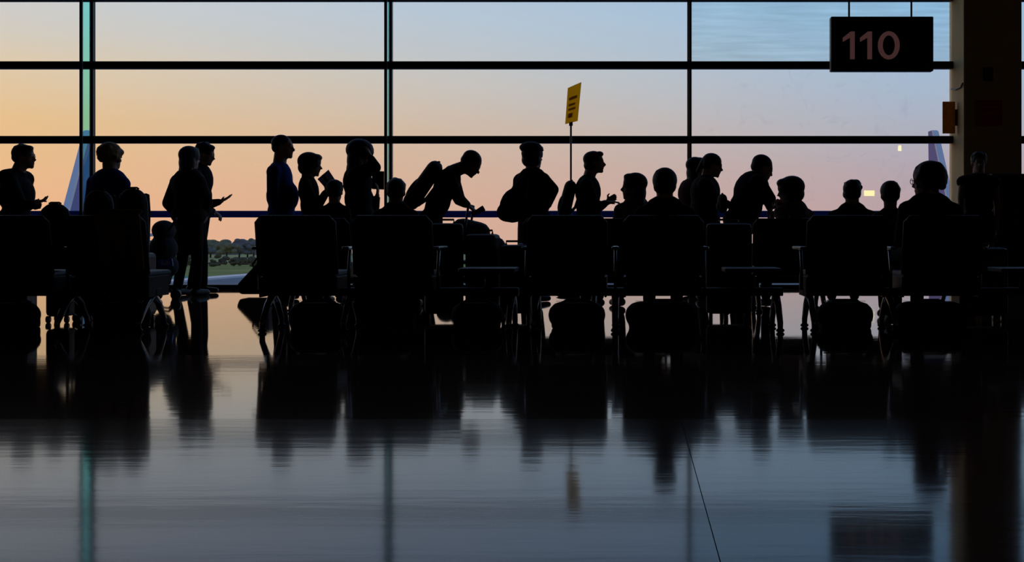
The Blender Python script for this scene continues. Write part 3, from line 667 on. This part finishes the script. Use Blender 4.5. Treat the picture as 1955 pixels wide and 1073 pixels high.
# K's shoulder bag
c = W(978,388,11.60); g = empty('shoulder_bag', c-UP*.2, 'slouchy dark shoulder bag hanging on the woman in the beret', 'bag', 'bags and luggage')
mb = MB(); mb.ell(c+np.array([.02,0,-.02]), (.15,0,.0), (0,.09,0), (.02,0,.18)); mb.ell(c+np.array([-.05,0,-.09]), (.11,0,0), (0,.08,0), (0,0,.10)); mb.ell(c+np.array([.06,0,.08]), (.09,0,0), (0,.06,0), (.07,0,.20)); soft(mb, 'bag_body', m_bag2, g, .012, 3)
MB().tube([W(962,388,11.58), W(984,350,11.66), W(1000,324,11.80), W(1006,324,11.86), W(996,352,11.68), W(990,380,11.60)], .010, 6).build('strap', m_strap, g, True, True)
# U's spectacles
U = P['U']; hd = U['hd']; g = empty('spectacles', hd(.1,0,.005), 'thin spectacles on the curly-haired seated woman', 'spectacles')
for s in (-1,1):
    MB().tube([hd(.104,s*.034+.025*math.cos(t),.003+.02*math.sin(t)) for t in np.linspace(0,6.2832,13)], .0025, 5).build('lens_rim', m_frame, g, True, True)
    MB().tube([hd(.10,s*.06,.008), hd(.05,s*.086,.01), hd(-.02,s*.094,.012)], .0025, 5).build('temple', m_frame, g, True, True)
# bag on Q's hip
backpack('small dark waist bag behind the leaning man', W(1379,388,11.5), .24, .10, .2, (-1,0,0), m_bag2, 0, False, True, 'waist_bag')

# ---- bags on the left bench, luggage on the floor
backpack('big dark rucksack leaning on the left bench seat', (-3.985,BY+.2,.446+.525*.60), .21, .22, .60, (0,-1,0), m_bag, 0)
backpack('round dark bag on the left bench beside the rucksack', (-4.315,BY+.2,.446+.525*.50), .22, .20, .50, (0,-1,0), m_bag2, 0, False)
backpack('domed dark backpack on the right end of the left bench', (-3.73,BY+.2,.446+.525*.61), .22, .22, .61, (0,-1,0), m_bag, 0)
g = empty('jacket', (-3.66,BY-.12,.86), 'beige jacket draped over the end seat of the left bench', 'jacket')
mb = MB()
for x, z0, dx in ((-3.80,.50,0), (-3.70,.56,.02), (-3.58,.46,.02)): mb.cap((x,BY-.155,.84), (x+dx,BY-.085,z0), .03, .022, (1,0,0), 1.9)
mb.cap((-3.82,BY-.125,.875), (-3.54,BY-.125,.875), .022, .022); soft(mb, 'cloth', cloth('beige', (140,112,84)), g, .011, 3)
def suitcase(x, Y, w, h, d, rz, lab, m, handle=.0, lean=0.0):
    g = empty('suitcase', (x,Y,0), lab, 'suitcase', 'bags and luggage', None, rz); g.rotation_euler = (R_(lean),0,rz)
    b = MB().box((-w/2,-d/2,.05), (w/2,d/2,h)).build('shell', m, g, False, False, .035)
    for k in range(4): xx = -w*.3+k*w*.2; MB().box((xx-.008,-d/2-.006,.12), (xx+.008,-d/2,h-.08)).build('rib', m, g, False)
    for sx in (-1,1):
        for sy in (-1,1): MB().tube([(sx*w*.4-.012,sy*d*.35,.028), (sx*w*.4+.012,sy*d*.35,.028)], .028, 12).build('wheel', m_frame, g, False, True)
    MB().tube([(-.08,0,h), (-.08,0,h+.03+handle), (.08,0,h+.03+handle), (.08,0,h)], .01, 6).build('handle', m_chrome, g, False, True)
    return g
m_case = mat('case_shell', (28,26,30), .5, var=.1); m_case2 = mat('case_shell_red', (58,24,24), .5, var=.1)
for px, Y, w_, h_, d_, rz, lab, m in (
    (848, 9.62, .32, .80, .26, 8, 'tall dark ribbed suitcase below the stroller handle', m_case), (922, 9.66, .26, .71, .24, -5, 'narrow dark red suitcase right of the ribbed one under the stroller', m_case2),
    (985, 9.64, .26, .62, .22, 4, 'slim dark suitcase below the shoulder bag', m_case), (1392, 9.62, .38, .80, .26, -6, 'dark suitcase below the woman with loose hair', m_case),
    (255, 9.3, .30, .56, .24, 4, 'dark suitcase behind the right end of the left bench', m_case), (186, 9.36, .28, .54, .24, -5, 'dark red suitcase in the middle behind the left bench', m_case2), (118, 9.3, .18, .50, .22, 3, 'small dark suitcase behind the left bench, nearest the gap', m_case), (20, 9.3, .34, .56, .24, 3, 'dark suitcase behind the left bench at the picture edge', m_case),
    (1870, 9.4, .40, .60, .26, 3, 'dark suitcase behind the right end of the last front bench', m_case)):
    suitcase((px-CX)/F*Y, Y, w_, h_, d_, R_(rz), lab, m)
def duffel(label, x, Y, ln, r, rz, m, lean=0):
    g = empty('duffel_bag', (x,Y,0), label, 'bag', 'bags and luggage', None, rz); mb = MB(); mb.cap((-ln/2+r,0,r*.92), (ln/2-r,0,r*.92), r, r); mb.box((-ln/2+.03,-r*.8,.0), (ln/2-.03,r*.8,r*.6))
    o = soft(mb, 'bag_body', m, None, .013, 3); o.parent = g
    for s in (-1,1): MB().tube([(-.12,s*.06,1.75*r), (-.08,s*.05,1.98*r), (.08,s*.05,1.98*r), (.12,s*.06,1.75*r)], .011, 6).build('handle', m_strap, g, False, True)
    MB().box((-ln*.36,-.008,1.91*r), (ln*.36,.008,1.935*r)).build('zip', m_chrome, g, False)
    return g
duffel('slumped dark duffel bag on the floor behind the second bench', -2.02, 9.35, .62, .15, R_(3), m_bag)
for x, ln, lab in ((-2.365,.44,'below the left seat of the second bench'), (-.393,.44,'below the left seat of the bench under the yellow card'), (.252,.56,'below the right seat of the bench under the yellow card'), (1.645,.44,'below the left seat of the last bench'), (2.29,.56,'below the right seat of the last bench'), (-3.855,.44,'below the right seat of the left bench'), (-4.70,.44,'below the left seat of the left bench'), (-1.15,.40,'below the small table of the second bench')):
    duffel('flat dark cabin bag lying '+lab, x, BY+.30, ln, .105, 0, m_bag)
# wedge-shaped upright bag leaning by the bench end
a = [W(497,494,12.9), W(450,545,12.9), W(456,562,12.9), W(512,562,12.9), W(512,494,12.9)]
for v in a: v[2] = max(v[2], 0.0)
g = empty('garment_bag', (a[3][0],12.9,0), 'dark wedge-shaped bag propped up left of the tall man', 'bag', 'bags and luggage')
MB().prism(a, (0,.28,0)).build('bag_body', m_bag, g, bevel=.03)
MB().tube([a[0]+np.array([0,.14,-.03]), a[0]+np.array([-.05,.14,.05]), a[1]*.3+a[0]*.7+np.array([-.05,.14,.02]), a[1]*.4+a[0]*.6+np.array([0,.14,-.01])], .011, 6).build('handle', m_strap, g, True, True)

# ---- strollers
def stroller(label, px, Y, hand_px, s=1.0, patch=False, flip=1):
    x = (px-CX)/F*Y; g = empty('stroller', (x,Y,0), label, 'stroller')
    m_st = mat('stroller_fabric', (22,22,28), .85, var=.2); m_tb = mat('stroller_tube', (40,40,46), .35, .6)
    h = np.array(W(hand_px[0], hand_px[1], Y)) - np.array([x,Y,0]); 
    def T(p): return (p[0]*flip*s, p[1]*s, p[2]*s)
    for sy in (-.19, .19):
        MB().tube([(h[0],sy,h[2]), T((-.10,sy,.62)), T((.24,sy,.14))], .013, 8).build('frame_tube', m_tb, g, False, True)
        MB().tube([T((.10,sy,.52)), T((-.04,sy,.36)), T((-.24,sy,.13))], .012, 8).build('frame_tube', m_tb, g, False, True)
        for wxx in (.26, -.26):
            wh = MB().tube([T((wxx,sy-.015,.09)), T((wxx,sy+.015,.09))], .09*s, 18).build('wheel', m_frame, g, False)
            MB().tube([T((wxx,sy-.02,.09)), T((wxx,sy+.02,.09))], .03*s, 10).build('hub', m_chrome, wh, False)
    MB().tube([(h[0],-.19,h[2]), (h[0]-.02*flip,0,h[2]+.01), (h[0],.19,h[2])], .016, 8).build('handle', m_strap, g, False, True)
    mb = MB(); mb.cap(T((-.10,0,.62)), T((.02,0,.36)), .06, .07, (0,1,0), 2.6); mb.cap(T((.02,0,.36)), T((.22,0,.40)), .06, .05, (0,1,0), 2.6)
    soft_local(mb, 'seat', m_st, g)
    mb = MB(); mb.cap(T((-.14,0,.66)), T((.02,0,.64)), .13, .11, (0,1,0), 1.5); mb.cap(T((-.1,0,.55)), T((.16,0,.5)), .13, .12, (0,1,0), 1.5); soft_local(mb, 'canopy', m_st, g)
    mb = MB(); mb.ell(T((0,0,.24)), (.20*s,0,0), (0,.17*s,0), (0,0,.09*s)); soft_local(mb, 'basket', m_bag2, g)
    if patch: MB().box(T((-.13*flip,-.30,.30)) if False else (-.10,-.215,.34), (.10,-.205,.42)).build('blue_patch', mat('patch_blue', (40,110,200), .5, emit=None), g, False)
    return g
def soft_local(mb, name, m, g):
    o = soft(mb, name, m, None, .013, 3); o.parent = g; return o
stroller('dark folding stroller gripped by the bending man', 912, 12.0, (899,394), 1.12)
# bar lying across J's stroller
props(MB().tube([W(900,409,11.82), W(912,404,11.82), W(924,397,11.82)], [.022,.026,.03], 8).build('rolled_umbrella', m_bag, bpy.data.objects['stroller'] , True, True), None)

# ---- trolley bag with a blue badge between the left bench and the woman in the coat
Yt = 12.4; c = W(316,478,Yt)
g = empty('travel_pushchair', (c[0],Yt,0), 'hooded dark pushchair with a blue badge beside the long-coated woman', 'stroller')
m_st = mat('pushchair_fabric', (24,24,32), .85, var=.2)
mb = MB(); mb.ell(W(313,440,Yt), (.11,0,.02), (0,.20,0), (-.02,0,.11)); mb.ell(W(312,475,Yt), (.14,0,0), (0,.2,0), (0,0,.16)); mb.ell(W(316,508,Yt), (.13,0,0), (0,.18,0), (0,0,.13)); mb.ell(W(308,530,Yt), (.10,0,0), (0,.16,0), (0,0,.09))
soft(mb, 'hooded_seat', m_st, g, .013, 3)
MB().prism([W(300,496,Yt-.21), W(328,494,Yt-.21), W(330,508,Yt-.21), W(303,511,Yt-.21)], (0,.02,0)).build('badge', mat('badge_blue', (60,130,220), .5), g)
MB().prism([W(305,504,Yt-.214), W(310,498,Yt-.214), W(313,504,Yt-.214), W(319,497,Yt-.214), W(326,502,Yt-.214), W(317,507,Yt-.214)], (0,.003,0)).build('badge_mark', mat('badge_white', (210,225,240), .5), g)
for yy in (-.15, .15):
    MB().tube([W(300,574,Yt+yy), W(304,562,Yt+yy), W(312,552,Yt+yy), W(322,551,Yt+yy), W(332,560,Yt+yy), W(336,574,Yt+yy)], .014, 8).build('leg', mat('stroller_tube', (40,40,46), .35, .6), g, True, True)
    for px in (300, 336):
        q = W(px,0,Yt+yy); MB().tube([(q[0],Yt+yy-.015,.055), (q[0],Yt+yy+.015,.055)], .055, 16).build('wheel', m_frame, g)
MB().tube([W(322,440,Yt-.12), W(335,420,Yt-.1), W(337,417,Yt+.1), W(322,440,Yt+.12)], .013, 8).build('handle', m_strap, g, True, True)

# ---- gate desk in the shade at the far right
x0 = W(1888,0,13.7)[0]; zt = W(0,333,13.7)[2]
g = empty('gate_desk', (x0+.5,13.75,0), 'tall dark gate desk in front of the column at the right edge', 'desk')
m_desk = mat('desk_laminate', (26,22,20), .6, var=.15)
MB().box((x0,13.55,0), (x0+1.1,13.95,zt-.04)).build('body', m_desk, g, bevel=.01)
MB().box((x0-.02,13.52,zt-.04), (x0+1.14,13.98,zt)).build('top', m_desk, g, bevel=.01)
for k in range(2): MB().box((x0+.06+.52*k,13.53,.12), (x0+.52+.52*k,13.55,zt-.12)).build('front_panel', m_desk, g, bevel=.004)
run_soft()
